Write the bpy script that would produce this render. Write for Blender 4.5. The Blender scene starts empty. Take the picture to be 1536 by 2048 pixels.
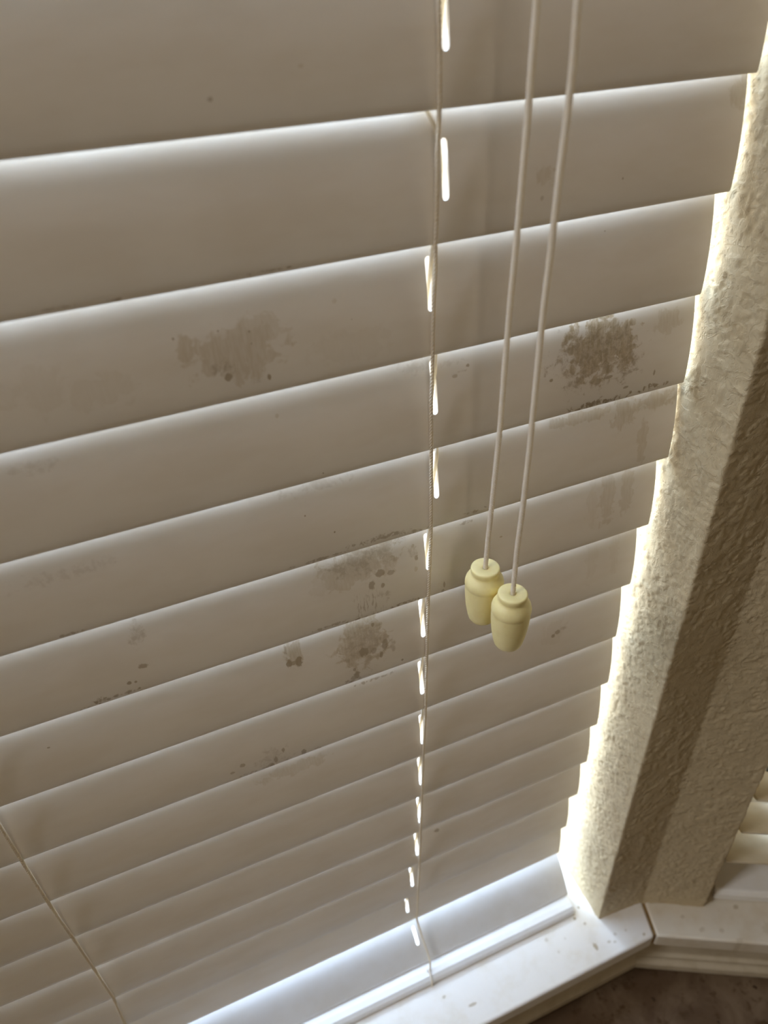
import bpy, bmesh, math, random
import numpy as np
from mathutils import Matrix, Vector

# ------------------------------------------------------------------ camera, world, lights, exposure
S = bpy.context.scene
COL = S.collection
CAM_R = [[0.919238, 0.262722, -0.29322], [-0.392792, 0.561414, -0.728374], [-0.026742, 0.784724, 0.619269]]
CAM_C = (-0.08915, -0.24917, 0.05201)
F_PX = 1532.6
cd = bpy.data.cameras.new('camera')
cam = bpy.data.objects.new('camera', cd)
COL.objects.link(cam)
cam.matrix_world = Matrix.Translation(CAM_C) @ Matrix(CAM_R).to_4x4()
cd.sensor_fit = 'VERTICAL'
cd.sensor_height = 36.0
cd.lens = F_PX / 2048 * 36.0
cd.clip_start = 0.01
cd.dof.use_dof = True
cd.dof.focus_distance = 0.375
cd.dof.aperture_fstop = 9.0
S.camera = cam

S.view_settings.view_transform = 'Standard'
S.view_settings.look = 'None'
S.view_settings.exposure = 0.0
S.view_settings.gamma = 1.0
S.view_settings.use_curve_mapping = False
S.cycles.use_denoising = True
S.cycles.max_bounces = 14
S.cycles.diffuse_bounces = 10
S.cycles.glossy_bounces = 4
S.cycles.transmission_bounces = 8
S.cycles.transparent_max_bounces = 12
S.cycles.sample_clamp_indirect = 6.0
S.cycles.caustics_reflective = False
S.cycles.caustics_refractive = False


def world():
    w = bpy.data.worlds.new('daylight_and_room')
    S.world = w
    w.use_nodes = True
    nt = w.node_tree
    nt.nodes.clear()
    N = nt.nodes.new
    L = nt.links.new
    tc = N('ShaderNodeTexCoord')
    sp = N('ShaderNodeSeparateXYZ')
    L(tc.outputs['Generated'], sp.inputs[0])
    # outside of the window wall (+Y): sky above, pale ground below
    sky = N('ShaderNodeValToRGB')
    cr = sky.color_ramp
    cr.elements[0].position = 0.30
    cr.elements[0].color = (0.55, 0.52, 0.45, 1)
    cr.elements[1].position = 1.0
    cr.elements[1].color = (1.4, 1.8, 2.5, 1)
    e = cr.elements.new(0.86); e.color = (1.15, 1.55, 2.15, 1)
    e = cr.elements.new(0.49); e.color = (0.55, 0.53, 0.48, 1)
    e = cr.elements.new(0.53); e.color = (0.62, 0.64, 0.66, 1)
    e = cr.elements.new(0.70); e.color = (1.0, 1.25, 1.5, 1)
    mz = N('ShaderNodeMapRange')
    mz.inputs['From Min'].default_value = -1
    mz.inputs['From Max'].default_value = 1
    L(sp.outputs['Z'], mz.inputs['Value'])
    L(mz.outputs[0], sky.inputs[0])
    my = N('ShaderNodeMapRange')
    my.interpolation_type = 'SMOOTHSTEP'
    my.inputs['From Min'].default_value = -0.02
    my.inputs['From Max'].default_value = 0.12
    L(sp.outputs['Y'], my.inputs['Value'])
    bo = N('ShaderNodeBackground')
    # outdoors made dimmer to the right, added to darken the second window's slats
    mr = N('ShaderNodeMapRange')
    mr.interpolation_type = 'SMOOTHSTEP'
    mr.inputs['From Min'].default_value = 0.05
    mr.inputs['From Max'].default_value = 0.55
    mr.inputs['To Min'].default_value = SKY
    mr.inputs['To Max'].default_value = SKY * SHADE_RIGHT
    L(sp.outputs['X'], mr.inputs['Value'])
    L(mr.outputs[0], bo.inputs['Strength'])
    L(sky.outputs[0], bo.inputs['Color'])
    bi = N('ShaderNodeBackground')
    bi.inputs['Color'].default_value = (*ROOM, 1)
    bi.inputs['Strength'].default_value = 1.0
    mx = N('ShaderNodeMixShader')
    L(my.outputs[0], mx.inputs[0]); L(bi.outputs[0], mx.inputs[1]); L(bo.outputs[0], mx.inputs[2])
    out = N('ShaderNodeOutputWorld')
    L(mx.outputs[0], out.inputs[0])


SKY = 11.0
SHADE_RIGHT = 0.12
ROOM = (0.055, 0.038, 0.016)
world()


def area(name, loc, target, size, energy, color):
    ld = bpy.data.lights.new(name, 'AREA')
    ld.shape = 'RECTANGLE'
    ld.size, ld.size_y = size
    ld.energy = energy
    ld.color = color
    o = bpy.data.objects.new(name, ld)
    COL.objects.link(o)
    o.location = loc
    o.rotation_euler = (Vector(target) - Vector(loc)).to_track_quat('-Z', 'Y').to_euler()
    return o


# assumed soft frontal light, added behind the camera to suit the cord shadows
area('assumed_front_light', (-0.42, -2.6, 0.55), (0, 0, -0.2), (0.36, 0.36), 5.2, (1.0, 0.86, 0.66))
# added lamp high on the left, standing in for an unseen bay window
area('left_fill_light', (-1.45, -0.16, 0.95), (0.1, -0.05, -0.3), (0.35, 0.6), 15.0, (0.97, 0.97, 1.0))

# ------------------------------------------------------------------ helpers


def tag(o, label=None, cat=None, group=None, kind=None):
    if label: o['label'] = label
    if cat: o['category'] = cat
    if group: o['group'] = group
    if kind: o['kind'] = kind
    return o


def empty(name, loc=(0, 0, 0)):
    o = bpy.data.objects.new(name, None)
    COL.objects.link(o)
    o.location = loc
    o.empty_display_size = 0.02
    return o


def mesh_obj(name, verts, faces, mat, parent=None, smooth=False):
    me = bpy.data.meshes.new(name)
    me.from_pydata([tuple(v) for v in verts], [], faces)
    me.update()
    if smooth:
        me.polygons.foreach_set('use_smooth', [True] * len(me.polygons))
    me.materials.append(mat)
    o = bpy.data.objects.new(name, me)
    COL.objects.link(o)
    if parent:
        o.parent = parent
        o.matrix_parent_inverse = Matrix.Translation(parent.location).inverted()
    return o


def fix_normals(o):
    bm = bmesh.new(); bm.from_mesh(o.data)
    bmesh.ops.recalc_face_normals(bm, faces=bm.faces)
    bm.to_mesh(o.data); bm.free()


def bevel(o, w, seg=3, ang=40):
    m = o.modifiers.new('bevel', 'BEVEL')
    m.width = w; m.segments = seg; m.limit_method = 'ANGLE'; m.angle_limit = math.radians(ang)
    return o


def prism_x(name, prof, x0, x1, mat, parent=None, bev=0.0, shift=None):
    """extrude a (y,z) profile along x"""
    n = len(prof)
    v = [(x0, y, z) for y, z in prof] + [(x1, y, z) for y, z in prof]
    f = [[i, (i + 1) % n, n + (i + 1) % n, n + i] for i in range(n)]
    f += [list(range(n))[::-1], list(range(n, 2 * n))]
    o = mesh_obj(name, v, f, mat, parent)
    fix_normals(o)
    if bev: bevel(o, bev)
    return o


def box(name, a, b, mat, parent=None, bev=0.0):
    (x0, y0, z0), (x1, y1, z1) = a, b
    return prism_x(name, [(y0, z0), (y1, z0), (y1, z1), (y0, z1)], x0, x1, mat, parent, bev)


def resample(pts, step):
    P = np.array(pts, float)
    s = np.concatenate([[0], np.cumsum(np.linalg.norm(np.diff(P, axis=0), axis=1))])
    n = max(2, int(s[-1] / step))
    t = np.linspace(0, s[-1], n)
    Q = np.array([np.interp(t, s, P[:, i]) for i in range(3)]).T
    # light smoothing
    for _ in range(max(1, int(0.006 / step))):
        Q[1:-1] = (Q[:-2] + 2 * Q[1:-1] + Q[2:]) / 4
    return Q, t


def frames(Q):
    T = np.gradient(Q, axis=0)
    T /= np.linalg.norm(T, axis=1)[:, None]
    A = np.tile(np.array([0, -1.0, 0]), (len(Q), 1))
    A -= (A * T).sum(1)[:, None] * T
    A /= np.linalg.norm(A, axis=1)[:, None]
    return T, A, np.cross(T, A)


def tube(name, pts, rfun, mat, parent=None, step=0.0003, nseg=16, centre=None):
    """tube along a path; rfun(theta, s) gives the radius, so cords get their woven relief"""
    Q, t = resample(pts, step)
    if centre is not None:
        T, A, Bn = frames(Q)
        Q = Q + centre(t)[:, :1] * A + centre(t)[:, 1:2] * Bn
    T, A, Bn = frames(Q)
    th = np.arange(nseg) / nseg * 2 * math.pi
    n = len(Q)
    TH, TT = np.meshgrid(th, t)
    Rr = rfun(TH, TT)
    V = Q[:, None, :] + Rr[..., None] * (np.cos(TH)[..., None] * A[:, None, :] + np.sin(TH)[..., None] * Bn[:, None, :])
    V = V.reshape(-1, 3)
    F = []
    for i in range(n - 1):
        a = i * nseg
        for j in range(nseg):
            k = (j + 1) % nseg
            F.append((a + j, a + k, a + nseg + k, a + nseg + j))
    F.append(tuple(range(nseg))[::-1]); F.append(tuple(range((n - 1) * nseg, n * nseg)))
    return mesh_obj(name, V, F, mat, parent, smooth=True)


def braid(r0):
    k = 2 * math.pi / 0.00125
    return lambda th, s: r0 * (1 + 0.11 * np.cos(6 * th + k * s) + 0.06 * np.cos(6 * th - k * s) + 0.02 * np.sin(900 * s))


def twisted(name, pts, r, mat, parent, pitch=0.0048, step=0.0003, strands=3):
    """plied cord: strands wound round each other, one mesh"""
    Q, t = resample(pts, step)
    T, A, Bn = frames(Q)
    nseg = 7
    Vs, Fs = [], []
    for sidx in range(strands):
        ph = 2 * math.pi * t / pitch + sidx * 2 * math.pi / strands
        rs = r * 0.50
        off = r * 0.50
        Cc = Q + off * (np.cos(ph)[:, None] * A + np.sin(ph)[:, None] * Bn)
        T2, A2, B2 = frames(Cc)
        th = np.arange(nseg) / nseg * 2 * math.pi
        V = Cc[:, None, :] + rs * (np.cos(th)[None, :, None] * A2[:, None, :] + np.sin(th)[None, :, None] * B2[:, None, :])
        base = sum(len(v) for v in Vs)
        Vs.append(V.reshape(-1, 3))
        for i in range(len(Q) - 1):
            a = base + i * nseg
            for j in range(nseg):
                k = (j + 1) % nseg
                Fs.append((a + j, a + k, a + nseg + k, a + nseg + j))
        Fs.append(tuple(range(base, base + nseg))[::-1])
        e = base + (len(Q) - 1) * nseg
        Fs.append(tuple(range(e, e + nseg)))
    return mesh_obj(name, np.concatenate(Vs), Fs, mat, parent, smooth=True)


# ------------------------------------------------------------------ materials


class NT:
    def __init__(self, name):
        self.m = bpy.data.materials.new(name)
        self.m.use_nodes = True
        self.t = self.m.node_tree
        self.b = self.t.nodes['Principled BSDF']
        self.out = self.t.nodes['Material Output']
        self.co = self.N('ShaderNodeTexCoord').outputs['Object']

    def N(self, k, **kw):
        n = self.t.nodes.new(k)
        for a, v in kw.items(): setattr(n, a, v)
        return n

    def L(self, a, b): self.t.links.new(a, b)

    def math(self, op, a, b=None, c=None, clamp=False):
        n = self.N('ShaderNodeMath', operation=op, use_clamp=clamp)
        for i, x in enumerate((a, b, c)):
            if x is None: continue
            if isinstance(x, (int, float)): n.inputs[i].default_value = x
            else: self.L(x, n.inputs[i])
        return n.outputs[0]

    def scaled(self, s, loc=(0, 0, 0)):
        n = self.N('ShaderNodeMapping')
        n.inputs['Scale'].default_value = s if isinstance(s, tuple) else (s, s, s)
        n.inputs['Location'].default_value = loc
        self.L(self.co, n.inputs['Vector'])
        return n.outputs[0]

    def noise(self, s, detail=4, rough=0.55, dist=0.0, loc=(0, 0, 0)):
        n = self.N('ShaderNodeTexNoise')
        n.inputs['Scale'].default_value = 1.0
        n.inputs['Detail'].default_value = detail
        n.inputs['Roughness'].default_value = rough
        n.inputs['Distortion'].default_value = dist
        self.L(self.scaled(s, loc), n.inputs['Vector'])
        return n.outputs['Fac']

    def step(self, x, a, b, lo=0.0, hi=1.0):
        n = self.N('ShaderNodeMapRange', interpolation_type='SMOOTHSTEP')
        n.inputs['From Min'].default_value = a; n.inputs['From Max'].default_value = b
        n.inputs['To Min'].default_value = lo; n.inputs['To Max'].default_value = hi
        self.L(x, n.inputs['Value'])
        return n.outputs[0]

    def mix(self, fac, a, b):
        n = self.N('ShaderNodeMix', data_type='RGBA')
        if isinstance(fac, (int, float)): n.inputs['Factor'].default_value = fac
        else: self.L(fac, n.inputs['Factor'])
        for x, i in ((a, 6), (b, 7)):
            if isinstance(x, tuple): n.inputs[i].default_value = (*x, 1)
            else: self.L(x, n.inputs[i])
        return n.outputs[2]

    def bump(self, h, dist=0.0002, strength=1.0):
        n = self.N('ShaderNodeBump')
        n.inputs['Distance'].default_value = dist
        n.inputs['Strength'].default_value = strength
        self.L(h, n.inputs['Height'])
        self.L(n.outputs[0], self.b.inputs['Normal'])
        return n.outputs[0]

    def base(self, c):
        if isinstance(c, tuple): self.b.inputs['Base Color'].default_value = (*c, 1)
        else: self.L(c, self.b.inputs['Base Color'])

    def p(self, **kw):
        for k, v in kw.items(): self.b.inputs[k.replace('_', ' ')].default_value = v

    def translucent(self, fac, col):
        tr = self.N('ShaderNodeBsdfTranslucent')
        if isinstance(col, tuple): tr.inputs['Color'].default_value = (*col, 1)
        else: self.L(col, tr.inputs['Color'])
        mx = self.N('ShaderNodeMixShader')
        mx.inputs[0].default_value = fac
        self.L(self.b.outputs[0], mx.inputs[1]); self.L(tr.outputs[0], mx.inputs[2])
        self.L(mx.outputs[0], self.out.inputs['Surface'])


def slat_material(name, blobs):
    """white vinyl slat, faint mottling, plus this slat's own dirt marks"""
    m = NT(name)
    grain = m.noise((14, 60, 420), 3, 0.6)
    tone = m.noise((22, 40, 60), 3, 0.6)
    col = m.mix(m.step(tone, 0.35, 0.70), SLAT_A, SLAT_B)
    rough_n = m.noise(2600, 3, 0.7)
    clump = m.noise(330, 4, 0.65, 0.6)
    fine = m.noise(1500, 3, 0.7)
    smear = m.noise((900, 200, 160), 3, 0.6)
    film = m.noise(170, 4, 0.6, 0.5)
    wob = m.noise(500, 3, 0.6)
    masks = {'film': None, 'dirt': None}

    def add(key, x):
        masks[key] = x if masks[key] is None else m.math('MAXIMUM', masks[key], x)
    for (x, z, rx, rz, s, kind) in blobs:
        vm = m.N('ShaderNodeVectorMath', operation='SUBTRACT')
        m.L(m.co, vm.inputs[0]); vm.inputs[1].default_value = (x, 0, z)
        vs = m.N('ShaderNodeVectorMath', operation='MULTIPLY')
        m.L(vm.outputs[0], vs.inputs[0]); vs.inputs[1].default_value = (1 / rx, 0, 1 / rz)
        ln = m.N('ShaderNodeVectorMath', operation='LENGTH')
        m.L(vs.outputs[0], ln.inputs[0])
        d = m.math('ADD', ln.outputs['Value'], m.math('MULTIPLY', m.math('SUBTRACT', wob if kind == 'spot' else film, 0.5), 1.4 if kind == 'spot' else 3.2))
        if kind == 'film':
            if s <= 0.25: s *= 0.5
            e = m.step(d, 1.20, 0.85)
            k = m.math('MULTIPLY', e, m.step(smear, 0.30, 0.65, 0.55, 1.0))
            add('film', m.math('MULTIPLY', k, s))
        elif kind == 'spot':
            add('dirt', m.math('MULTIPLY', m.step(d, 1.15, 0.75), s * 0.85))
        elif kind == 'grit':
            e = m.step(d, 1.3, 0.3)
            g = m.step(m.math('ADD', clump, m.math('MULTIPLY', e, 0.16)), 0.50, 0.76)
            g2 = m.step(m.math('ADD', fine, m.math('MULTIPLY', e, 0.10)), 0.54, 0.76)
            k = m.math('MULTIPLY', m.step(d, 1.3, 0.9), m.math('MAXIMUM', g, m.math('MULTIPLY', g2, 0.7)))
            add('dirt', m.math('MULTIPLY', k, s * 0.62))
        elif kind == 'streak':
            e = m.step(d, 1.2, 0.5)
            g = m.step(smear, 0.50, 0.62)
            add('dirt', m.math('MULTIPLY', m.math('MULTIPLY', e, g), s * 0.75))
        else:  # edge grime
            e = m.step(d, 1.2, 0.3)
            g = m.step(m.math('ADD', clump, m.math('MULTIPLY', e, 0.15)), 0.54, 0.70)
            add('dirt', m.math('MULTIPLY', m.math('MULTIPLY', m.step(d, 1.2, 0.8), g), s))
    if masks['film']: col = m.mix(masks['film'], col, (0.44, 0.35, 0.20))
    if masks['dirt']: col = m.mix(masks['dirt'], col, (0.25, 0.18, 0.09))
    m.base(col)
    m.p(Roughness=0.42, Specular_IOR_Level=0.35)
    h = m.math('ADD', m.math('MULTIPLY', grain, 0.5), m.math('MULTIPLY', rough_n, 0.25))
    if masks['dirt']: h = m.math('ADD', h, m.math('MULTIPLY', masks['dirt'], 1.2))
    m.bump(h, 0.00006, 0.8)
    m.translucent(SLAT_T, (1.0, 0.84, 0.66))
    return m.m


SLAT_A = (0.80, 0.78, 0.745)
SLAT_B = (0.76, 0.73, 0.68)
SLAT_T = 0.078


def wall_material():
    m = NT('textured_wall_paint')
    a = m.noise(900, 4, 0.6)
    b = m.noise(220, 3, 0.55, 0.4)
    c = m.noise(110, 4, 0.6, 0.8)
    d = m.noise(260, 3, 0.6, 0.8, (3, 1, 2))
    m.base(m.mix(m.step(b, 0.3, 0.7), (0.50, 0.41, 0.265), (0.55, 0.455, 0.295)))
    m.p(Roughness=0.55, Specular_IOR_Level=0.25)
    m.bump(m.math('ADD', m.math('MULTIPLY', a, 0.10), m.math('ADD', m.math('MULTIPLY', m.step(c, 0.48, 0.53), 0.6), m.math('MULTIPLY', m.step(d, 0.49, 0.54), 0.3))), 0.00032, 0.8)
    return m.m


def sill_material(name='painted_sill', blobs=(), ca=(0.80, 0.77, 0.72), cb=(0.74, 0.69, 0.60)):
    m = NT(name)
    n = m.noise(45, 4, 0.6)
    col = m.mix(m.step(n, 0.45, 0.75), ca, cb)
    wob = m.noise(420, 3, 0.6)
    mask = None
    for (x, y, rx, ry, s) in blobs:
        vm = m.N('ShaderNodeVectorMath', operation='SUBTRACT')
        m.L(m.co, vm.inputs[0]); vm.inputs[1].default_value = (x, y, 0)
        vs = m.N('ShaderNodeVectorMath', operation='MULTIPLY')
        m.L(vm.outputs[0], vs.inputs[0]); vs.inputs[1].default_value = (1 / rx, 1 / ry, 0)
        ln = m.N('ShaderNodeVectorMath', operation='LENGTH'); m.L(vs.outputs[0], ln.inputs[0])
        d = m.math('ADD', ln.outputs['Value'], m.math('MULTIPLY', m.math('SUBTRACT', wob, 0.5), 1.2))
        k = m.math('MULTIPLY', m.step(d, 1.2, 0.6), s)
        mask = k if mask is None else m.math('MAXIMUM', mask, k)
    if mask: col = m.mix(mask, col, (0.40, 0.32, 0.20))
    m.base(col)
    m.p(Roughness=0.45, Specular_IOR_Level=0.4)
    m.bump(m.noise((160, 600, 600), 3), 0.0001, 0.5)
    return m.m


def simple(name, col, rough=0.5, spec=0.4, noise=0, col2=None, bump=0.0):
    m = NT(name)
    if col2: m.base(m.mix(m.step(m.noise(noise, 4, 0.6), 0.35, 0.68), col, col2))
    else: m.base(col)
    m.p(Roughness=rough, Specular_IOR_Level=spec)
    if bump: m.bump(m.noise(noise * 4 or 300, 3), bump, 0.6)
    return m


def counter_material():
    m = NT('mottled_countertop')
    a = m.noise(22, 4, 0.6, 0.4)
    b = m.noise(75, 4, 0.65)
    c = m.noise(120, 2, 0.5)
    col = m.mix(m.step(a, 0.35, 0.65), (0.11, 0.068, 0.038), (0.20, 0.14, 0.085))  # browns darkened: the shadow over the counter is put into the colour
    col = m.mix(m.step(b, 0.52, 0.66), col, (0.08, 0.045, 0.02))
    col = m.mix(m.step(c, 0.69, 0.74), col, (0.05, 0.03, 0.015))
    m.base(col)
    m.p(Roughness=0.5, Specular_IOR_Level=0.3)
    m.bump(b, 0.0003, 0.4)
    return m.m


M_WALL = wall_material()
M_CEIL = simple('ceiling_paint', (0.62, 0.55, 0.42), 0.9, 0.1).m
M_FLOOR = simple('floor_boards', (0.30, 0.20, 0.12), 0.5, 0.3).m
M_COUNTER = counter_material()
_m = simple('white_vinyl', (0.80, 0.78, 0.74), 0.4, 0.4, 40, (0.76, 0.73, 0.68)); _m.translucent(0.004, (1, .9, .8)); M_VINYL = _m.m
M_TAN = simple('tan_vinyl', (0.74, 0.66, 0.50), 0.45, 0.35, 25, (0.66, 0.56, 0.38)).m  # warm tan vinyl for the second blind's slats
M_RAIL = simple('rail_white', (0.82, 0.81, 0.79), 0.35, 0.45, 40, (0.78, 0.76, 0.72)).m
M_FRAME = simple('window_frame_vinyl', (0.82, 0.78, 0.70), 0.4, 0.4, 30, (0.78, 0.73, 0.64)).m
M_CAULK = simple('joint_caulk', (0.30, 0.20, 0.09), 0.8, 0.1, 200, (0.22, 0.14, 0.06)).m
_m = simple('braided_cord', (0.90, 0.86, 0.79), 0.75, 0.15, 500, (0.86, 0.80, 0.71), 0.0001)
_m.translucent(0.35, (0.95, 0.86, 0.68)); M_CORD = _m.m
_m = simple('twisted_cord', (0.92, 0.86, 0.75), 0.8, 0.1, 500, (0.86, 0.78, 0.64), 0.0001)
_m.translucent(0.3, (0.95, 0.88, 0.70)); M_TWIST = _m.m
_m = NT('ivory_plastic')
_m.base(_m.mix(_m.step(_m.noise(260, 3), 0.4, 0.7), (0.90, 0.80, 0.41), (0.87, 0.76, 0.37)))
_m.p(Roughness=0.42, Specular_IOR_Level=0.35, Subsurface_Weight=0.12, Subsurface_Scale=0.003)
_m.b.inputs['Subsurface Radius'].default_value = (1.0, 0.8, 0.3)
_m.bump(_m.noise(900, 3), 0.00005, 0.5)
M_IVORY = _m.m
M_HOLE = simple('tassel_bore', (0.25, 0.18, 0.07), 0.8, 0.1).m


def glass_material():
    m = NT('window_glass')
    tr = m.N('ShaderNodeBsdfTransparent')
    gl = m.N('ShaderNodeBsdfGlossy'); gl.inputs['Roughness'].default_value = 0.02
    mx = m.N('ShaderNodeMixShader'); mx.inputs[0].default_value = 0.05
    m.L(tr.outputs[0], mx.inputs[1]); m.L(gl.outputs[0], mx.inputs[2])
    m.L(mx.outputs[0], m.out.inputs['Surface'])
    return m.m


M_GLASS = glass_material()

# ------------------------------------------------------------------ structure: walls
SILL_Z = -0.618
PITCH = 0.0445


def value_noise(p, seed):
    """vectorised 3-D gradient-free noise, about -1..1"""
    pi = np.floor(p).astype(np.int64)
    f = p - pi
    f = f * f * f * (f * (f * 6 - 15) + 10)

    def h(ix, iy, iz):
        n = (ix * 374761393 + iy * 668265263 + iz * 2147483647 + seed * 1274126177) & 0xffffffff
        n = ((n ^ (n >> 13)) * 1274126177) & 0xffffffff
        n = ((n ^ (n >> 16)) * 2246822519) & 0xffffffff
        return ((n ^ (n >> 15)) & 0xffff) / 32767.5 - 1.0
    x, y, z = pi[:, 0], pi[:, 1], pi[:, 2]
    r = 0
    for dx in (0, 1):
        wx = f[:, 0] if dx else 1 - f[:, 0]
        for dy in (0, 1):
            wy = f[:, 1] if dy else 1 - f[:, 1]
            for dz in (0, 1):
                wz = f[:, 2] if dz else 1 - f[:, 2]
                r = r + h(x + dx, y + dy, z + dz) * wx * wy * wz
    return r


def fbm(p, o, seed):
    r, a, s = 0, 1.0, 0.0
    for i in range(o):
        r = r + a * value_noise(p * 2 ** i + 17.3 * i, seed + i); s += a; a *= 0.55
    return r / s


def sst(x, a, b):
    t = np.clip((x - a) / (b - a), 0, 1)
    return t * t * (3 - 2 * t)


def wall_strip(name, bot, top, zb, zt, hi_z, step, mat, amp=0.00055, rad=0.0012):
    """a folded wall face: corner lines given at bottom and top (walls lean a little), rounded
    arrises, and hand-trowelled knockdown texture as real relief"""
    bot = np.array(bot, float); top = np.array(top, float)
    us = []
    for i in range(len(bot) - 1):
        n = max(2, int(np.linalg.norm(bot[i + 1] - bot[i]) / step))
        us += [i + k / n for k in range(n)]
    us.append(len(bot) - 1)
    us = np.array(us)
    zs = np.concatenate([np.arange(zb, hi_z, step), np.linspace(hi_z, zt, 12)])
    ii = np.minimum(us.astype(int), len(bot) - 2)
    fr = us - ii
    B = bot[ii] * (1 - fr)[:, None] + bot[ii + 1] * fr[:, None]
    Tt = top[ii] * (1 - fr)[:, None] + top[ii + 1] * fr[:, None]
    for _ in range(1):   # round the arrises
        for A in (B, Tt): A[1:-1] = (A[:-2] + 2 * A[1:-1] + A[2:]) / 4
    w = (zs + 0.62) / 0.62
    XY = B[None] * (1 - w)[:, None, None] + Tt[None] * w[:, None, None]
    P = np.concatenate([XY, np.broadcast_to(zs[:, None, None], XY.shape[:2] + (1,))], axis=2)
    dU = np.gradient(P, axis=1); dU /= np.linalg.norm(dU, axis=2)[..., None]
    Nn = np.cross(dU, np.array([0, 0, 1.0]))
    q = P.reshape(-1, 3)
    n1 = fbm(q * 80 + 0.7 * np.stack([value_noise(q * 300, 5)] * 3, 1), 3, 11)
    n2 = fbm(q * 260, 3, 31)
    n3 = fbm(q * 700, 2, 51)
    soft = fbm(q * 25, 2, 71)
    hgt = 0.85 * sst(n1, 0.02, 0.10) + 0.30 * sst(n2, 0.04, 0.12) + 0.05 * n3 + 0.5 * soft
    P = q + Nn.reshape(-1, 3) * (hgt * amp)[:, None]
    nu, nz = len(us), len(zs)
    idx = np.arange(nu * nz).reshape(nz, nu)
    F = np.stack([idx[:-1, :-1], idx[:-1, 1:], idx[1:, 1:], idx[1:, :-1]], -1).reshape(-1, 4)
    me = bpy.data.meshes.new(name)
    me.from_pydata(P.tolist(), [], F.tolist())
    me.update()
    me.polygons.foreach_set('use_smooth', [True] * len(me.polygons))
    me.materials.append(mat)
    o = bpy.data.objects.new(name, me)
    COL.objects.link(o)
    return o


A2 = math.radians(-28)                     # the next wall of the bay turns 28 degrees towards the room
D2 = np.array([math.cos(A2), math.sin(A2)])
O2 = np.array([-math.sin(A2), math.cos(A2)])  # its outward side
inner_b = np.array([0.2165, -0.0466])
wend_b = inner_b + D2 * 0.0515
lean = np.array([0.0, 0.0135])
rb = [(0.1747, 0.115), (0.1747, -0.0435), tuple(inner_b), tuple(wend_b), tuple(wend_b + O2 * 0.13)]
rt = [(0.1735, 0.115), (0.1735, -0.0315), tuple(inner_b + lean), tuple(wend_b + lean * 0.9), tuple(wend_b + O2 * 0.13)]
wr = wall_strip('wall_right', rb, rt, SILL_Z - 0.003, 1.8, 0.07, 0.0009, M_WALL)
tag(wr, kind='structure')
# left pier of the same window, outside the picture
wl = wall_strip('wall_left', [(-3.0, -0.0435), (-0.335, -0.0435), (-0.335, 0.115)], [(-3.0, -0.030), (-0.335, -0.030), (-0.335, 0.115)],
                SILL_Z - 0.003, 1.8, -0.6, 0.006, M_WALL)
tag(wl, kind='structure')
# wall above and below this window
o = box('wall_back', (-3.0, -0.022, 0.36), (0.1745, 0.115, 1.8), M_WALL); tag(o, kind='structure')
o = box('wall_front', (-3.0, -0.044, -1.5), (0.20, 0.115, -0.638), M_WALL); tag(o, kind='structure')


def quad_xy(name, corners, z0, z1, mat, parent=None, bev=0.0):
    n = len(corners)
    v = [(x, y, z0) for x, y in corners] + [(x, y, z1) for x, y in corners]
    f = [[i, (i + 1) % n, n + (i + 1) % n, n + i] for i in range(n)] + [list(range(n))[::-1], list(range(n, 2 * n))]
    o = mesh_obj(name, v, f, mat, parent)
    fix_normals(o)
    if bev: bevel(o, bev)
    return o


def w2(u, d):
    """point on the second wall: u along it from the inner corner, d outwards (negative = into the room)"""
    return tuple(inner_b + D2 * u + O2 * d)


W2A, W2B = 0.0515, 0.72                    # opening of the second window
o = quad_xy('wall_side', [w2(W2B, 0), w2(3.0, 0), w2(3.0, 0.13), w2(W2B, 0.13)], -1.5, 1.8, M_WALL); tag(o, kind='structure')
o = quad_xy('wall_side_top', [w2(W2A, 0), w2(W2B, 0), w2(W2B, 0.13), w2(W2A, 0.13)], 0.36, 1.8, M_WALL); tag(o, kind='structure')
o = box('ceiling', (-3.0, -3.2, 1.8), (3.0, 0.115, 1.86), M_CEIL); tag(o, kind='structure')
o = box('floor', (-3.0, -3.2, -1.56), (3.0, 0.115, -1.5), M_FLOOR); tag(o, kind='structure')
o = box('wall_west', (-3.06, -3.2, -1.56), (-3.0, 0.115, 1.86), M_CEIL); tag(o, kind='structure')
o = box('wall_east', (3.0, -3.2, -1.56), (3.06, 0.115, 1.86), M_CEIL); tag(o, kind='structure')
o = quad_xy('wall_side_base', [w2(0.0, 0.002), w2(W2B, 0.002), w2(W2B, 0.13), w2(0.0, 0.13)], -1.5, -0.638, M_WALL); tag(o, kind='structure')

# ------------------------------------------------------------------ structure: sills and aprons
# mitre: the two sill fronts meet at (0.2085,-0.0735); the inner corner is at (0.2165,-0.0466)
SF = 0.0735
mit = (0.2085, -SF)
mit_in = (0.2175, -0.0440)
sill_blobs = [(0.1649, -0.0289, .0012, .0013, .9), (0.1567, -0.0352, .0013, .0013, .9), (0.1623, -0.0421, .0014, .0012, .6),
              (0.1597, -0.0606, .0018, .0032, .8), (0.126, -0.0403, .0016, .0020, .35), (0.0479, -0.0576, .0035, .0012, .7),
              (0.2015, -0.0688, .0014, .0012, .7), (0.1405, -0.0454, .0012, .0012, .25), (0.1720, -0.0620, .0018, .0012, .5),
              (0.1765, -0.0640, .0016, .0012, .45), (0.180, -0.059, .0014, .0012, .4), (0.0300, -0.0440, .0016, .0014, .6),
              (0.060, -0.0300, .0018, .0018, .55), (0.1300, -0.0520, .0012, .0012, .3), (0.190, -0.0600, .0015, .0012, .35)]
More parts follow.
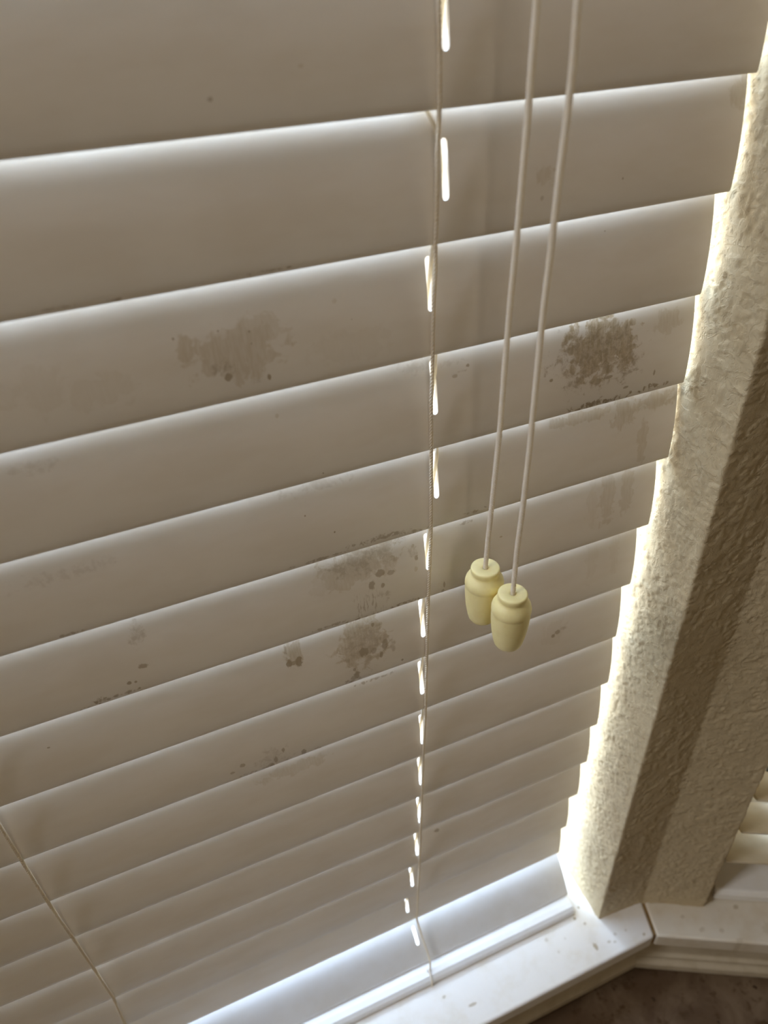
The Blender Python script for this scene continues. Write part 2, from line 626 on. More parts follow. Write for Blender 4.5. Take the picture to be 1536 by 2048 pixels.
sill_blobs2 = [(0.2697, -0.104, .0030, .0022, .35), (0.2475, -0.0848, .0030, .0020, .4), (0.2863, -0.0817, .0026, .0018, .7),
               (0.262, -0.092, .0022, .0018, .4), (0.300, -0.107, .008, .006, .3), (0.240, -0.070, .002, .0015, .4), (0.315, -0.100, .004, .003, .4)]
M_SILL = sill_material('painted_sill', sill_blobs)
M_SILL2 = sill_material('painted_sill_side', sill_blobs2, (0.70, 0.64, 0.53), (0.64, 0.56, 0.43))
s1 = quad_xy('trim_1', [(-0.9, -SF), mit, mit_in, (0.2175, 0.05), (0.18, 0.12), (-0.9, 0.12)], SILL_Z - 0.018, SILL_Z, M_SILL, bev=0.0022)
tag(s1, kind='structure')
g = 0.0011                                  # open joint between the two sills
s2o = inner_b + D2 * 0.0
f2 = np.array(mit) + D2 * 0.9
s2 = quad_xy('trim_2', [(mit[0] + g * 2.0, mit[1] - g * 0.5), tuple(f2), w2(0.9, 0.13), w2(0.03, 0.13), w2(0.004, 0.03), (mit_in[0] + g * 2.2, mit_in[1])],
             SILL_Z - 0.018, SILL_Z - 0.0003, M_SILL2, bev=0.0022)
tag(s2, kind='structure')
j = quad_xy('trim_3', [(mit[0] - .0006, mit[1] + .0016), (mit[0] + .0028, mit[1] + .0009), (mit_in[0] + .0035, mit_in[1]), (mit_in[0] - .0005, mit_in[1])],
            SILL_Z - 0.016, SILL_Z - 0.0016, M_CAULK)
tag(j, kind='structure')


def apron(name, path, mat):
    """moulded board under the sill: flat face, then a proud bead along its lower edge. path = wall line, outwards normal to the room"""
    prof = [(0.0, -0.636), (0.0135, -0.636), (0.0135, -0.680), (0.0140, -0.6815), (0.0165, -0.6825), (0.0165, -0.6865), (0.0175, -0.688), (0.0205, -0.691), (0.0205, -0.699), (0.019, -0.702), (0.015, -0.7035), (0.015, -0.7055), (0.0, -0.7055)]
    V, F = [], []
    n = len(prof)
    for (p, nrm) in path:
        for d, z in prof: V.append((p[0] + nrm[0] * d, p[1] + nrm[1] * d, z))
    for i in range(len(path) - 1):
        for k in range(n):
            kk = (k + 1) % n
            F.append((i * n + k, i * n + kk, (i + 1) * n + kk, (i + 1) * n + k))
    F.append(tuple(range(n))); F.append(tuple(range((len(path) - 1) * n, len(path) * n)))
    o = mesh_obj(name, V, F, mat)
    fix_normals(o)
    bevel(o, 0.0008, 2)
    return o


M_APRON = simple('painted_apron', (0.56, 0.49, 0.37), 0.5, 0.35, 60, (0.48, 0.41, 0.29)).m
nm = (-math.sin(-A2 / 2) / math.cos(A2 / 2) * 1.0, -1.0)   # mitred normal at the corner
ap = apron('trim_4', [((-0.9, -0.046), (0, -1)), ((0.2165, -0.046), nm), (tuple(inner_b + D2 * 0.9), (-O2[0], -O2[1]))], M_APRON)
tag(ap, kind='structure')

ct = quad_xy('countertop', [(-0.9, -0.95), (1.25, -0.95), (1.25, -0.58), w2(0.5, -0.004), (0.2165, -0.05), (-0.9, -0.05)], -0.736, -0.706, M_COUNTER, bev=0.003)
tag(ct, 'mottled brown countertop below the white window sills', 'countertop')

# ------------------------------------------------------------------ windows


def window(name, corner, xdir, out, width, z0, z1, depth, sash_w=0.038, muntins=(0.33, 0.66), fr=0.018):
    """vinyl window: outer frame, sash, muntin bars and a glass pane, set 'depth' outwards of the wall face"""
    root = empty(name, (corner[0], corner[1], z0))
    tag(root, kind='structure')

    def P(u, d): return (corner[0] + xdir[0] * u + out[0] * d, corner[1] + xdir[1] * u + out[1] * d)

    def bar(nm, u0, u1, d0, d1, a, b, mat=M_FRAME, bev=0.0012):
        return quad_xy(nm, [P(u0, d0), P(u1, d0), P(u1, d1), P(u0, d1)], a, b, mat, root, bev)
    h = z1 - z0
    bar('jamb', 0, fr, depth, depth + 0.035, z0, z1)
    bar('jamb', width - fr, width, depth, depth + 0.035, z0, z1)
    bar('frame_head', fr, width - fr, depth, depth + 0.035, z1 - fr, z1)
    bar('frame_sill', fr, width - fr, depth, depth + 0.035, z0, z0 + fr)
    a, b = fr + 0.001, width - fr - 0.001
    zz0, zz1 = z0 + fr + 0.001, z1 - fr - 0.001
    d = depth + 0.008
    bar('sash_stile', a, a + sash_w, d, d + 0.022, zz0, zz1)
    bar('sash_stile', b - sash_w, b, d, d + 0.022, zz0, zz1)
    bar('sash_rail', a + sash_w, b - sash_w, d, d + 0.022, zz0, zz0 + sash_w)
    bar('sash_rail', a + sash_w, b - sash_w, d, d + 0.022, zz1 - sash_w, zz1)
    bar('pane', a + sash_w - .002, b - sash_w + .002, d + 0.010, d + 0.013, zz0 + sash_w - .002, zz1 - sash_w + .002, M_GLASS, 0)
    return root, bar, P, (a, b, zz0, zz1, d, sash_w)


window('window_1', (-0.334, 0), (1, 0), (0, 1), 0.508, SILL_Z + 0.0005, 0.358, 0.078, sash_w=0.014, fr=0.007)
M_DARKBAR = simple('dark_gasket', (0.05, 0.05, 0.05), 0.6, 0.3).m
r2, bar2, P2, (a_, b_, z0_, z1_, d_, sw_) = window('window_2', w2(W2A + 0.001, 0), tuple(D2), tuple(O2), W2B - W2A - 0.002, SILL_Z + 0.0005, 0.358, 0.068, sash_w=0.030)
for u in (a_ + sw_, ):
    bar2('gasket', u - 0.001, u + 0.0025, d_ - 0.0012, d_ + 0.004, z0_ + sw_, z1_ - sw_, M_DARKBAR, 0)
bar2('muntin', a_ + sw_ + .003, b_ - sw_, d_ + 0.004, d_ + 0.009, -0.470, -0.462, M_DARKBAR, 0)

# ------------------------------------------------------------------ the blind in front of the camera
SLATS = [(-0.00027, -0.00357, 0.1696), (-0.04442, 0.00185, 0.1703), (-0.08857, 0.00293, 0.1678), (-0.13333, 0.00106, 0.1701), (-0.1776, 0.00044, 0.1727), (-0.22236, 0.00111, 0.1696), (-0.26732, 0.00303, 0.1668), (-0.3124, 0.00453, 0.1652), (-0.35735, -0.00271, 0.1677), (-0.40149, -0.00538, 0.1666), (-0.44465, -0.01206, 0.1654), (-0.48873, 0.00084, 0.1637), (-0.53222, -3e-05, 0.1598), (-0.5722, 0.0015, 0.158)]          # (height of lower edge at x=0, slope along x, right end)
LAD = [(0.0338, -0.0012, 0.0297), (0.034, -0.0012, 0.0251), (0.0344, -0.0012, 0.0157), (0.0345, -0.0012, 0.0057), (0.0346, -0.0012, -0.0005), (0.0344, -0.0012, -0.0064), (0.0341, -0.0012, -0.013), (0.0342, -0.0012, -0.0218), (0.0341, -0.0012, -0.0335), (0.0338, -0.0012, -0.044), (0.034, -0.0012, -0.0513), (0.0335, -0.0012, -0.0637), (0.0333, -0.0012, -0.0776), (0.0334, -0.0012, -0.0884), (0.0332, -0.0012, -0.1011), (0.033, -0.0012, -0.1076), (0.0332, -0.0012, -0.1231), (0.0334, -0.0012, -0.1331), (0.0335, -0.0012, -0.1483), (0.0338, -0.0012, -0.1773), (0.0333, -0.0012, -0.2015), (0.0328, -0.0012, -0.2214), (0.0323, -0.0012, -0.2665), (0.0319, -0.0012, -0.3111), (0.0307, -0.0012, -0.3544), (0.03, -0.0012, -0.399), (0.0291, -0.0012, -0.4419), (0.0284, -0.0012, -0.4841), (0.0272, -0.0012, -0.5312), (0.0264, -0.0012, -0.5699)]
LAD2 = [(-0.1871, -0.0012, -0.2781), (-0.1873, -0.0012, -0.3117), (-0.1873, -0.0012, -0.3564), (-0.1863, -0.0012, -0.3994), (-0.1856, -0.0012, -0.4422), (-0.185, -0.0012, -0.4833), (-0.1876, -0.0012, -0.5268)]
C1 = [(0.0522, -0.027, 0.0303), (0.0522, -0.027, 0.0181), (0.0523, -0.027, 0.0008), (0.052, -0.027, -0.029), (0.0513, -0.027, -0.0583), (0.0511, -0.027, -0.0858), (0.0512, -0.027, -0.1101), (0.0502, -0.027, -0.1471), (0.0495, -0.027, -0.1692), (0.0491, -0.027, -0.184)]
C2 = [(0.0538, -0.0445, 0.0313), (0.0545, -0.0445, 0.0161), (0.0545, -0.0445, 0.0048), (0.054, -0.0445, -0.0128), (0.0539, -0.0445, -0.0355), (0.0535, -0.0445, -0.0557), (0.0537, -0.0445, -0.0841), (0.054, -0.0445, -0.1122), (0.0538, -0.0445, -0.1412), (0.0532, -0.0445, -0.1625), (0.0531, -0.0445, -0.1868)]
DIRT = {
 0: [(-0.0388, 0.0096, 0.00089, 0.00078, 0.6, 'spot'), (-0.0103, 0.0157, 0.00094, 0.00052, 0.4, 'film')],
 1: [(-0.0211, -0.043, 0.0032, 0.00052, 0.8, 'edge'), (-0.0264, -0.0431, 0.00703, 0.00043, 0.5, 'edge'), (0.0795, -0.0268, 0.00343, 0.00347, 0.35, 'film'), (0.0786, -0.0343, 0.00087, 0.00089, 0.4, 'spot'), (0.1145, -0.0319, 0.00028, 0.00045, 1, 'spot'), (-0.077, -0.0438, 0.00469, 0.0005, 0.6, 'edge'), (-0.0952, -0.0431, 0.00897, 0.00041, 0.4, 'edge'), (0.1673, -0.0073, 0.00446, 0.00516, 0.3, 'film')],
 2: [(-0.0428, -0.0703, 0.01552, 0.00873, 0.45, 'film'), (-0.0326, -0.0651, 0.00923, 0.00573, 0.3, 'film'), (-0.0599, -0.0653, 0.00278, 0.00526, 0.5, 'film'), (-0.0483, -0.0755, 0.00365, 0.00316, 0.75, 'grit'), (-0.0472, -0.0789, 0.00147, 0.00161, 0.9, 'spot'), (-0.0324, -0.0821, 0.00076, 0.00123, 1, 'spot'), (-0.0377, -0.0828, 0.00189, 0.00103, 0.5, 'grit'), (-0.0632, -0.0615, 0.00034, 0.00046, 0.9, 'spot'), (-0.037, -0.064, 0.00046, 0.00047, 0.9, 'spot'), (-0.0477, -0.0618, 0.00035, 0.00037, 0.8, 'spot'), (-0.0369, -0.0684, 0.00028, 0.00029, 0.8, 'spot'), (-0.0042, -0.0592, 0.00097, 0.00095, 0.3, 'film'), (0.0015, -0.067, 0.0002, 0.0002, 1, 'spot'), (0.1126, -0.0526, 0.00036, 0.0003, 0.7, 'spot'), (-0.0906, -0.0743, 0.00995, 0.00577, 0.25, 'film'), (-0.1088, -0.0702, 0.00945, 0.00747, 0.2, 'film'), (0.0003, -0.0771, 0.01619, 0.00614, 0.18, 'film')],
 3: [(0.1159, -0.1069, 0.01814, 0.01516, 1.0, 'grit'), (0.1198, -0.1042, 0.01605, 0.01335, 0.8, 'film'), (0.1355, -0.1139, 0.00557, 0.01136, 1.0, 'grit'), (0.1002, -0.1081, 0.00364, 0.00683, 0.9, 'grit'), (0.1071, -0.1177, 0.00534, 0.00354, 0.9, 'grit'), (0.1303, -0.1007, 0.00271, 0.00241, 0.8, 'grit'), (0.1243, -0.1195, 0.00248, 0.00077, 0.8, 'spot'), (0.0933, -0.114, 0.00104, 0.00074, 0.9, 'spot'), (0.1505, -0.1231, 0.00058, 0.00157, 0.8, 'spot'), (0.1351, -0.127, 0.00142, 0.00066, 0.8, 'spot'), (0.1551, -0.0997, 0.00621, 0.00535, 0.3, 'film'), (0.146, -0.1304, 0.00058, 0.00134, 1, 'spot'), (0.1215, -0.1318, 0.0209, 0.0024, 0.9, 'edge'), (0.1526, -0.1301, 0.00731, 0.00161, 0.8, 'edge'), (0.0496, -0.1003, 0.00329, 0.00081, 0.6, 'grit'), (0.0523, -0.0985, 0.00094, 0.00069, 0.8, 'spot'), (0.0461, -0.1016, 0.00117, 0.0007, 0.6, 'spot'), (-0.0153, -0.1305, 0.00033, 0.00038, 0.9, 'spot'), (-0.0309, -0.1008, 0.00081, 0.00089, 0.35, 'film'), (-0.1202, -0.0987, 0.01002, 0.00256, 0.3, 'grit'), (0.0294, -0.0942, 0.00896, 0.00314, 0.35, 'grit'), (0.0429, -0.096, 0.00691, 0.00182, 0.3, 'grit')],
 4: [(0.1158, -0.1402, 0.01694, 0.00275, 0.4, 'film'), (0.1391, -0.1445, 0.00589, 0.00845, 0.45, 'film'), (0.1526, -0.1624, 0.00307, 0.01345, 0.35, 'film'), (0.1568, -0.1422, 0.01208, 0.00394, 0.4, 'film'), (0.0088, -0.174, 0.01491, 0.00149, 0.6, 'edge'), (0.0238, -0.1765, 0.00895, 0.00211, 0.5, 'edge'), (-0.0205, -0.176, 0.01424, 0.0009, 0.5, 'edge'), (0.0592, -0.1747, 0.00675, 0.00121, 0.7, 'edge'), (-0.1282, -0.1764, 0.00587, 0.00089, 0.5, 'edge'), (-0.1242, -0.1764, 0.00237, 0.00074, 0.6, 'edge'), (-0.0245, -0.1514, 0.00036, 0.00044, 1, 'spot'), (-0.0124, -0.1635, 0.00038, 0.00046, 1, 'spot'), (-0.0153, -0.1393, 0.0158, 0.00315, 0.35, 'grit'), (-0.1238, -0.148, 0.01682, 0.00317, 0.3, 'grit')],
 5: [(0.0032, -0.1862, 0.01905, 0.00687, 0.6, 'grit'), (0.0005, -0.1875, 0.01773, 0.01098, 0.4, 'film'), (0.0088, -0.1976, 0.00234, 0.00227, 0.8, 'spot'), (0.0142, -0.1991, 0.00184, 0.00163, 0.6, 'spot'), (0.0041, -0.2031, 0.00156, 0.00297, 0.75, 'spot'), (0.0096, -0.205, 0.00105, 0.00166, 0.8, 'spot'), (0.0121, -0.212, 0.0016, 0.00272, 0.6, 'grit'), (0.0046, -0.1847, 0.00356, 0.0028, 0.8, 'grit'), (0.0032, -0.1926, 0.00231, 0.00447, 0.7, 'grit'), (-0.0022, -0.216, 0.00368, 0.00895, 0.6, 'streak'), (0.0037, -0.2158, 0.00477, 0.00964, 0.6, 'streak'), (0.0088, -0.217, 0.00214, 0.00761, 0.5, 'streak'), (-0.0128, -0.1933, 0.007, 0.00702, 0.4, 'film'), (-0.0187, -0.1908, 0.0074, 0.00948, 0.25, 'film'), (0.0266, -0.1904, 0.00265, 0.00445, 0.5, 'grit'), (0.0281, -0.1951, 0.00107, 0.00162, 0.7, 'spot'), (0.0268, -0.1883, 0.00079, 0.00095, 0.5, 'spot'), (0.0275, -0.2018, 0.00094, 0.00132, 0.4, 'film'), (0.0181, -0.2212, 0.01093, 0.00123, 0.7, 'edge'), (-0.0008, -0.222, 0.01595, 0.0014, 0.7, 'edge'), (-0.019, -0.22, 0.0103, 0.00105, 0.5, 'edge'), (0.0562, -0.1843, 0.00551, 0.00094, 0.5, 'edge'), (0.0426, -0.217, 0.00056, 0.00208, 0.8, 'spot'), (0.042, -0.2213, 0.00085, 0.00141, 0.6, 'spot'), (-0.1045, -0.1903, 0.00298, 0.00563, 0.55, 'grit'), (-0.1056, -0.2077, 0.00197, 0.00167, 0.8, 'spot'), (-0.1133, -0.2149, 0.00087, 0.00103, 0.9, 'spot'), (-0.1106, -0.2155, 0.00066, 0.00069, 0.9, 'spot'), (-0.1262, -0.2205, 0.00432, 0.00245, 0.8, 'edge'), (-0.1186, -0.2203, 0.00874, 0.00122, 0.7, 'edge'), (-0.1341, -0.2219, 0.00427, 0.00088, 0.6, 'edge'), (0.0748, -0.1983, 0.00087, 0.00049, 0.8, 'spot'), (0.1388, -0.1943, 0.00443, 0.01648, 0.3, 'film'), (0.1294, -0.1945, 0.00312, 0.01317, 0.25, 'film'), (0.1515, -0.1935, 0.00386, 0.0132, 0.3, 'film')],
 6: [(-0.0016, -0.2425, 0.01243, 0.01428, 0.55, 'film'), (-0.0004, -0.244, 0.01109, 0.01132, 0.6, 'grit'), (0.0096, -0.2475, 0.0017, 0.00382, 0.75, 'spot'), (0.014, -0.2512, 0.00143, 0.00617, 0.6, 'grit'), (-0.0022, -0.248, 0.00278, 0.00306, 0.8, 'spot'), (0.0032, -0.2492, 0.00168, 0.00192, 0.6, 'spot'), (0.0072, -0.2537, 0.00099, 0.00194, 0.8, 'spot'), (0.0045, -0.2332, 0.00083, 0.00146, 0.8, 'spot'), (-0.0384, -0.2347, 0.00388, 0.00732, 0.55, 'film'), (-0.041, -0.2396, 0.00155, 0.0026, 0.9, 'spot'), (-0.0361, -0.2403, 0.00183, 0.00336, 0.9, 'spot'), (-0.0392, -0.24, 0.00234, 0.0013, 0.7, 'spot'), (-0.0416, -0.2325, 0.00077, 0.00509, 0.6, 'grit'), (-0.0071, -0.2624, 0.00169, 0.0028, 0.8, 'spot'), (-0.0082, -0.258, 0.00084, 0.00118, 0.7, 'spot'), (-0.0089, -0.2637, 0.00197, 0.0016, 0.6, 'spot'), (-0.0071, -0.2662, 0.00849, 0.00202, 0.6, 'edge'), (0.0189, -0.263, 0.00073, 0.001, 0.8, 'spot'), (0.1367, -0.2362, 0.00334, 0.01494, 0.2, 'film'), (0.1518, -0.2345, 0.0034, 0.0149, 0.2, 'film'), (-0.1547, -0.2414, 0.00065, 0.00045, 0.8, 'spot')],
 7: [(0.011, -0.2758, 0.01783, 0.00104, 0.5, 'edge'), (-0.0584, -0.3071, 0.00841, 0.00829, 0.4, 'grit'), (-0.0517, -0.3023, 0.00084, 0.00181, 0.7, 'spot'), (-0.0566, -0.3079, 0.00113, 0.00277, 0.7, 'spot'), (-0.0742, -0.3027, 0.00136, 0.00137, 0.7, 'spot'), (-0.0802, -0.3055, 0.00136, 0.00092, 0.6, 'spot'), (-0.0409, -0.3104, 0.00144, 0.00278, 0.7, 'spot'), (-0.059, -0.3115, 0.00141, 0.00187, 0.8, 'spot'), (-0.0661, -0.3118, 0.01676, 0.00187, 0.5, 'edge'), (-0.0332, -0.3118, 0.00292, 0.00139, 0.6, 'edge'), (0.1204, -0.2886, 0.00175, 0.00173, 0.7, 'spot'), (0.1173, -0.2903, 0.00139, 0.0013, 0.8, 'spot'), (0.1239, -0.2873, 0.0021, 0.00129, 0.5, 'grit'), (0.118, -0.2884, 0.00766, 0.00776, 0.25, 'film')],
 8: [(-0.0461, -0.3261, 0.01775, 0.00388, 0.3, 'film')],
 11: [(0.0439, -0.458, 0.00196, 0.00199, 0.8, 'spot'), (-0.1868, -0.4901, 0.00062, 0.00163, 0.5, 'spot')]}
SLATS[4] = (SLATS[4][0], SLATS[4][1], 0.1718)
SLOT_X = [0.0378, 0.0389, 0.0339, 0.0363, 0.0377, 0.0341, 0.0316, 0.0311, 0.0315, 0.0306, 0.0300, 0.0281, 0.0240, 0.0199, 0.0250]
SLOT_R = [(.0163, .0292 + .008), (.0146, .0346), (.0183, .0388), (.0167, .0405), (.0163, .0400), (.0177, .0387), (.0154, .0400), (.0135, .0380),
          (.0115, .0360), (.0125, .0375), (.0108, .0370), (.0125, .0380), (.0137, .0380), (.0150, .0385), (.019, .036)]
X_LEFT = -0.322


def slat_mesh(name, zb, slope, xl, xr, slots, mat, parent, tilt=0.150, width=0.0487, thick=0.0024, crown=0.0018, y0=0.0, ysl=0.0):
    """one curved slat: lower edge at (y0, zb), leaning back by 'tilt' (dy/dz), with rounded-end route holes.
    slots: list of (x, height low, height high) measured up the slat"""
    xs = [xl, xr]
    sw = 0.00128
    NS = 8
    for (sx, lo, hi) in slots:
        xs += [sx - sw + 2 * sw * i / NS for i in range(NS + 1)]
    x = xl
    while x < xr:
        if not any(sx - 1.3 * sw < x < sx + 1.3 * sw for sx, _, _ in slots): xs.append(x)
        x += 0.012
    xs = sorted(set(round(v, 6) for v in xs))
    if slots:
        lo, hi = slots[0][1], slots[0][2]
    else:
        lo, hi = width * .4, width * .7
    rows = sorted([0, .0006, .003, .006, .0095, .0128 if lo > .0134 else lo * .6] + [lo, hi] + [lo + (hi - lo) * k / 5 for k in range(1, 5)] + [hi + (width - hi) * k / 4 for k in (1, 2, 3)] + [width - .0006, width])
    rows = sorted(set(round(r, 6) for r in rows))
    rlo, rhi = rows.index(round(lo, 6)), rows.index(round(hi, 6))
    L = math.sqrt(1 + tilt * tilt)
    ty, tz = tilt / L, 1 / L                # unit vector up the slat
    ny, nz = -tz, ty                        # front normal (towards the room, slightly up)

    def slot_at(x):
        for sx, l_, h_ in slots:
            if sx - sw - 1e-6 <= x <= sx + sw + 1e-6: return sx
        return None

    def pt(x, s, side):
        c = crown * (1 - ((s - width / 2) / (width / 2)) ** 2)
        t = thick
        e = min(s, width - s)
        if e < .0008: t = thick * (0.55 + 0.45 * e / .0008)
        off = c - (thick - t) / 2 if side == 0 else c - thick + (thick - t) / 2
        yy = y0 + ysl * (x - 0.0) + ty * s + ny * off
        zz = zb + slope * x + tz * s + nz * off
        return (x, yy, zz)
    V = []
    nx, nr = len(xs), len(rows)
    for side in (0, 1):
        for i, x in enumerate(xs):
            sx = slot_at(x)
            for r, s in enumerate(rows):
                s2 = s
                if sx is not None and r in (rlo, rhi):
                    dxx = min(sw, abs(x - sx))
                    bulge = sw - math.sqrt(max(0, sw * sw - dxx * dxx))
                    s2 = s + bulge if r == rlo else s - bulge
                V.append(pt(x, s2, side))

    def id_(side, i, r): return side * nx * nr + i * nr + r
    hole = set()
    for i in range(nx - 1):
        xm = (xs[i] + xs[i + 1]) / 2
        if any(sx - sw < xm < sx + sw for sx, _, _ in slots):
            for r in range(rlo, rhi): hole.add((i, r))
    F = []
    for i in range(nx - 1):
        for r in range(nr - 1):
            if (i, r) in hole: continue
            F.append((id_(0, i, r), id_(0, i + 1, r), id_(0, i + 1, r + 1), id_(0, i, r + 1)))
            F.append((id_(1, i, r), id_(1, i, r + 1), id_(1, i + 1, r + 1), id_(1, i + 1, r)))
            for (di, dr, e0, e1) in ((-1, 0, (i, r), (i, r + 1)), (1, 0, (i + 1, r), (i + 1, r + 1)), (0, -1, (i, r), (i + 1, r)), (0, 1, (i, r + 1), (i + 1, r + 1))):
                q = (i + di, r + dr)
                if not (0 <= q[0] < nx - 1 and 0 <= q[1] < nr - 1) or q in hole:
                    F.append((id_(0, *e0), id_(0, *e1), id_(1, *e1), id_(1, *e0)))
    o = mesh_obj(name, V, F, mat, parent)
    fix_normals(o)
    me = o.data
    me.polygons.foreach_set('use_smooth', [True] * len(me.polygons))
    es = o.modifiers.new('edge_split', 'EDGE_SPLIT'); es.split_angle = math.radians(38)
    return o


blind = empty('venetian_blind', (-0.08, 0.0, SILL_Z))
tag(blind, 'large closed white venetian blind with brown dirt smudges on its slats', 'window blind')
M_CLEAN = slat_material('slat_vinyl', [])
rng = random.Random(4)
# six slats above the picture's top edge keep the daylight out of the room as the rest of the blind does
for k in range(6, 0, -1):
    slat_mesh('slat', 0.0 + PITCH * k, 0.0, X_LEFT, 0.1695, [(0.038, .0155, .037)], M_CLEAN, blind)
for k in range(14):
    zb, sl, xr = SLATS[k]
    mat = slat_material('slat_vinyl_%02d' % k, DIRT[k]) if k in DIRT else M_CLEAN
    lo, hi = SLOT_R[k]
    slots = [(SLOT_X[k], lo, hi)]
    slat_mesh('slat', zb, sl, X_LEFT, xr, slots, mat, blind, y0=0.0 + rng.uniform(-.0002, .0002))
# last slat, lying against the bottom rail
last = slat_mesh('slat', -0.6103, 0.0, X_LEFT, 0.1600, [(0.0240, .017, .033)], M_RAIL, blind, tilt=0.80, y0=-0.0190, width=0.0475, crown=0.0016)
last['label'] = 'bottom slat tipped forward onto the rail'

prof = [(-0.0325, -0.6165), (-0.0318, -0.6175), (0.022, -0.6175), (0.024, -0.613), (0.022, -0.6060), (-0.018, -0.6115), (-0.0240, -0.6105), (-0.0285, -0.6105), (-0.0312, -0.6125), (-0.0325, -0.6145)]
rail = prism_x('bottom_rail', prof, X_LEFT, 0.1585, M_RAIL, blind, 0.0006)
plug = tube('cord_plug', [(0.0263, -0.0243, -0.6107), (0.0263, -0.0243, -0.6093)], lambda th, s: 0.0019 + 0 * th, M_RAIL, rail, step=0.0004, nseg=16)
hr = box('headrail', (X_LEFT - .004, -0.012, 0.305), (0.172, 0.045, 0.352), M_RAIL, blind, 0.002)

# ladder cords in front of the slats, plied cord
path = [(0.0340, -0.0030, 0.305), (0.0338, -0.0021, 0.12)] + [(x, -0.0018, z) for x, y, z in LAD]
path += [(0.0268, -0.0030, -0.575), (0.0276, -0.0085, -0.586), (0.0285, -0.0160, -0.597), (0.0288, -0.0215, -0.6045), (0.0275, -0.0240, -0.609)]
twisted('ladder_cord', path, 0.00087, M_TWIST, blind)
# short tail of the ladder cord over the front of the rail
tube('ladder_cord', [(0.0263, -0.0245, -0.6088), (0.0255, -0.0300, -0.6098), (0.0248, -0.0332, -0.6135), (0.0245, -0.0336, -0.6165)], braid(0.0007), M_CORD, blind, nseg=12)
path = [(-0.1872, -0.0030, 0.305), (-0.1872, -0.0021, 0.12), (-0.1872, -0.0016, -0.2)] + [(x, -0.0016, z) for x, y, z in LAD2] + [(-0.1876, -0.0016, -0.57), (-0.186, -0.0215, -0.6045)]
twisted('ladder_cord', path, 0.0009, M_TWIST, blind)

# the lift cord weaves through the route holes: in front of each slat's upper part, behind its lower part
lp = [(0.038, 0.0045, 0.30)]
for k in range(14):
    zb, sl, xr = SLATS[k]
    zb += sl * 0.03
    sx = SLOT_X[k]
    dx = -0.0085 if k == 1 else 0.0012
    lp.append((sx + dx, 0.0040, zb + 0.0475))
    lp.append((sx + dx * (.3 if k == 1 else .6), 0.0031, zb + 0.037))
    lp.append((sx, 0.0046, zb + 0.024))
    lp.append((sx, 0.0062, zb + 0.010))
lp.append((0.024, 0.004, -0.598)); lp.append((0.024, 0.004, -0.609))
lift = tube('lift_cord', lp, braid(0.0008), M_CORD, blind, step=0.0005, nseg=10)

# ------------------------------------------------------------------ the two cord pulls


def tassel_mesh(name, parent, x, y, ztop, seed):
    prof = [(0.0013, -.006), (0.0013, -0.0006), (0.0019, 0.0), (0.0059, 0.0), (0.0063, -0.00008), (0.0066, -0.0004), (0.0067, -0.0010), (0.0067, -0.0020), (0.0064, -0.0029), (0.0064, -0.0036),
            (0.0070, -0.0044), (0.0080, -0.0056), (0.0087, -0.0070), (0.00905, -0.0086), (0.00905, -0.0102), (0.00885, -0.0106), (0.0088, -0.0112), (0.0089, -0.0135), (0.00865, -0.0180), (0.0080, -0.0240), (0.0070, -0.0295), (0.0064, -0.0315), (0.0058, -0.0324), (0.0040, -0.0328), (0.0, -0.0329)]
    n = 48
    V, F = [], []
    for r, z in prof:
        for i in range(n):
            a = 2 * math.pi * i / n
            V.append((x + r * math.cos(a), y + r * math.sin(a), ztop + z))
    for k in range(len(prof) - 1):
        for i in range(n):
            jn = (i + 1) % n
            F.append((k * n + i, k * n + jn, (k + 1) * n + jn, (k + 1) * n + i))
    o = mesh_obj(name, V, F, M_IVORY, parent, smooth=True)
    bm = bmesh.new(); bm.from_mesh(o.data)
    bmesh.ops.remove_doubles(bm, verts=bm.verts, dist=1e-6)
    bmesh.ops.recalc_face_normals(bm, faces=bm.faces)
    bm.to_mesh(o.data); bm.free()
    return o


def pull(pts, x, y, ztop, label, seed):
    root = empty('cord_pull', (x, y, ztop - 0.033))
    tag(root, label, 'cord pull', 'cord pulls hanging from the blind')
    top = [(pts[0][0], pts[0][1] + .012, 0.304), (pts[0][0], pts[0][1], 0.16)]
    tube('cord', top + list(pts[:-1]) + [(x, y, ztop + 0.003), (x, y, ztop - 0.004)], braid(0.00104), M_CORD, root, step=0.00016, nseg=28)
    tassel_mesh('tassel', root, x, y, ztop, seed)
    return root


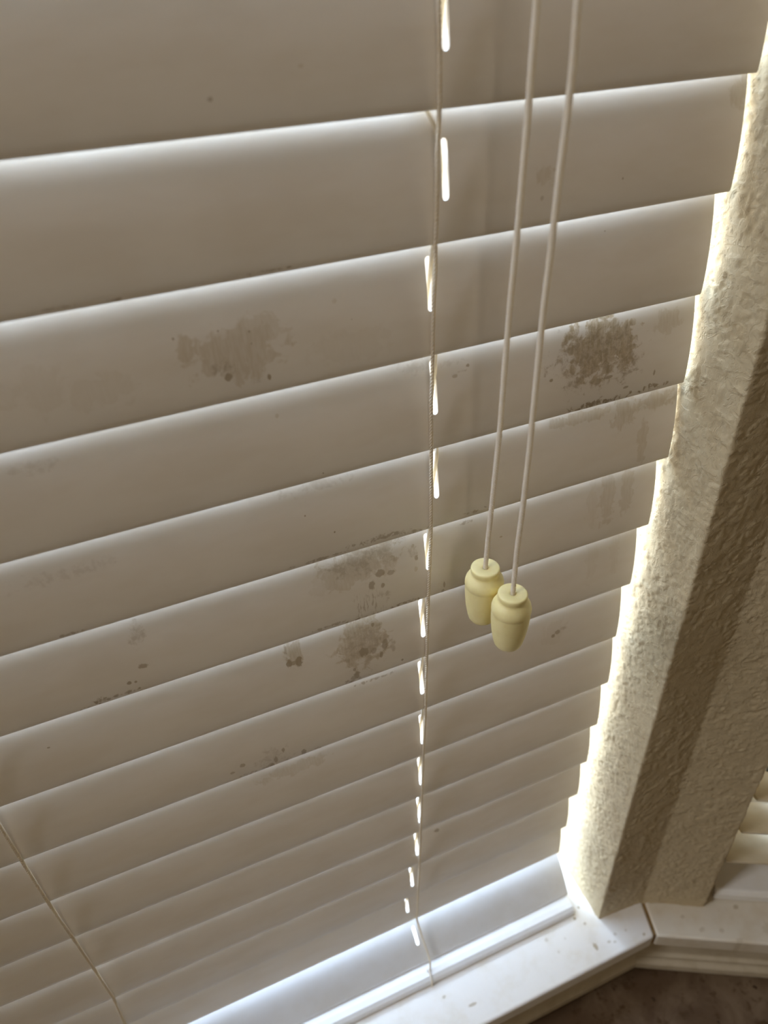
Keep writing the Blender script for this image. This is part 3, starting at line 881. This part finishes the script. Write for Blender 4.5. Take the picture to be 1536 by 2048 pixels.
pull(C1, 0.0492, -0.0270, -0.1852, 'ivory plastic pull on a white cord, the left one, partly hidden behind the other', 1)
pull(C2, 0.0531, -0.0450, -0.1872, 'ivory plastic pull on a white cord, the right one, nearest and hanging in front', 2)

# ------------------------------------------------------------------ the second window's blind: open slats
b2 = empty('venetian_blind', (*w2(W2A + 0.3, 0.03), SILL_Z))
tag(b2, 'white venetian blind with open level slats in the window at the right edge', 'window blind')
U0, U1 = W2A + 0.006, W2B - 0.008


def slat2(zf, dz):
    """level slat: front edge at height zf, back edge dz higher"""
    n = 8
    prof_f = []
    w = 0.047
    for i in range(n + 1):
        t = i / n
        prof_f.append((0.008 + w * t, zf + dz * t + 0.0016 * (1 - (2 * t - 1) ** 2)))
    prof = prof_f + [(d, z - 0.0027) for d, z in reversed(prof_f)]
    m = len(prof)
    V = [(*w2(u, d), z) for u in (U0, U1) for d, z in prof]
    F = [(k, (k + 1) % m, m + (k + 1) % m, m + k) for k in range(m)] + [tuple(range(m))[::-1], tuple(range(m, 2 * m))]
    o = mesh_obj('slat', V, F, M_TAN, b2, smooth=False)
    fix_normals(o); bevel(o, 0.0006, 2, 50)
    return o


for k in range(20):
    slat2(-0.556 + PITCH * k, -0.034)
rprof = [(0.006, -0.6165), (0.006, -0.608), (0.009, -0.604), (0.050, -0.604), (0.056, -0.608), (0.056, -0.6165)]
m = len(rprof)
V = [(*w2(u, d), z) for u in (U0 + .002, U1 - .002) for d, z in rprof]
F = [(k, (k + 1) % m, m + (k + 1) % m, m + k) for k in range(m)] + [tuple(range(m))[::-1], tuple(range(m, 2 * m))]
o = mesh_obj('bottom_rail', V, F, M_RAIL, b2); fix_normals(o); bevel(o, 0.0015, 3)
quad_xy('headrail', [w2(U0, 0.004), w2(U1, 0.004), w2(U1, 0.06), w2(U0, 0.06)], 0.312, 0.352, M_RAIL, b2, 0.002)
for u in (U0 + 0.13, U1 - 0.13):
    for d in (0.0065, 0.0565):
        x, y = w2(u, d)
        tube('ladder_cord', [(x, y, 0.312), (x, y, -0.604)], lambda th, s: 0.0006 + 0 * th, M_CORD, b2, step=0.02, nseg=8)
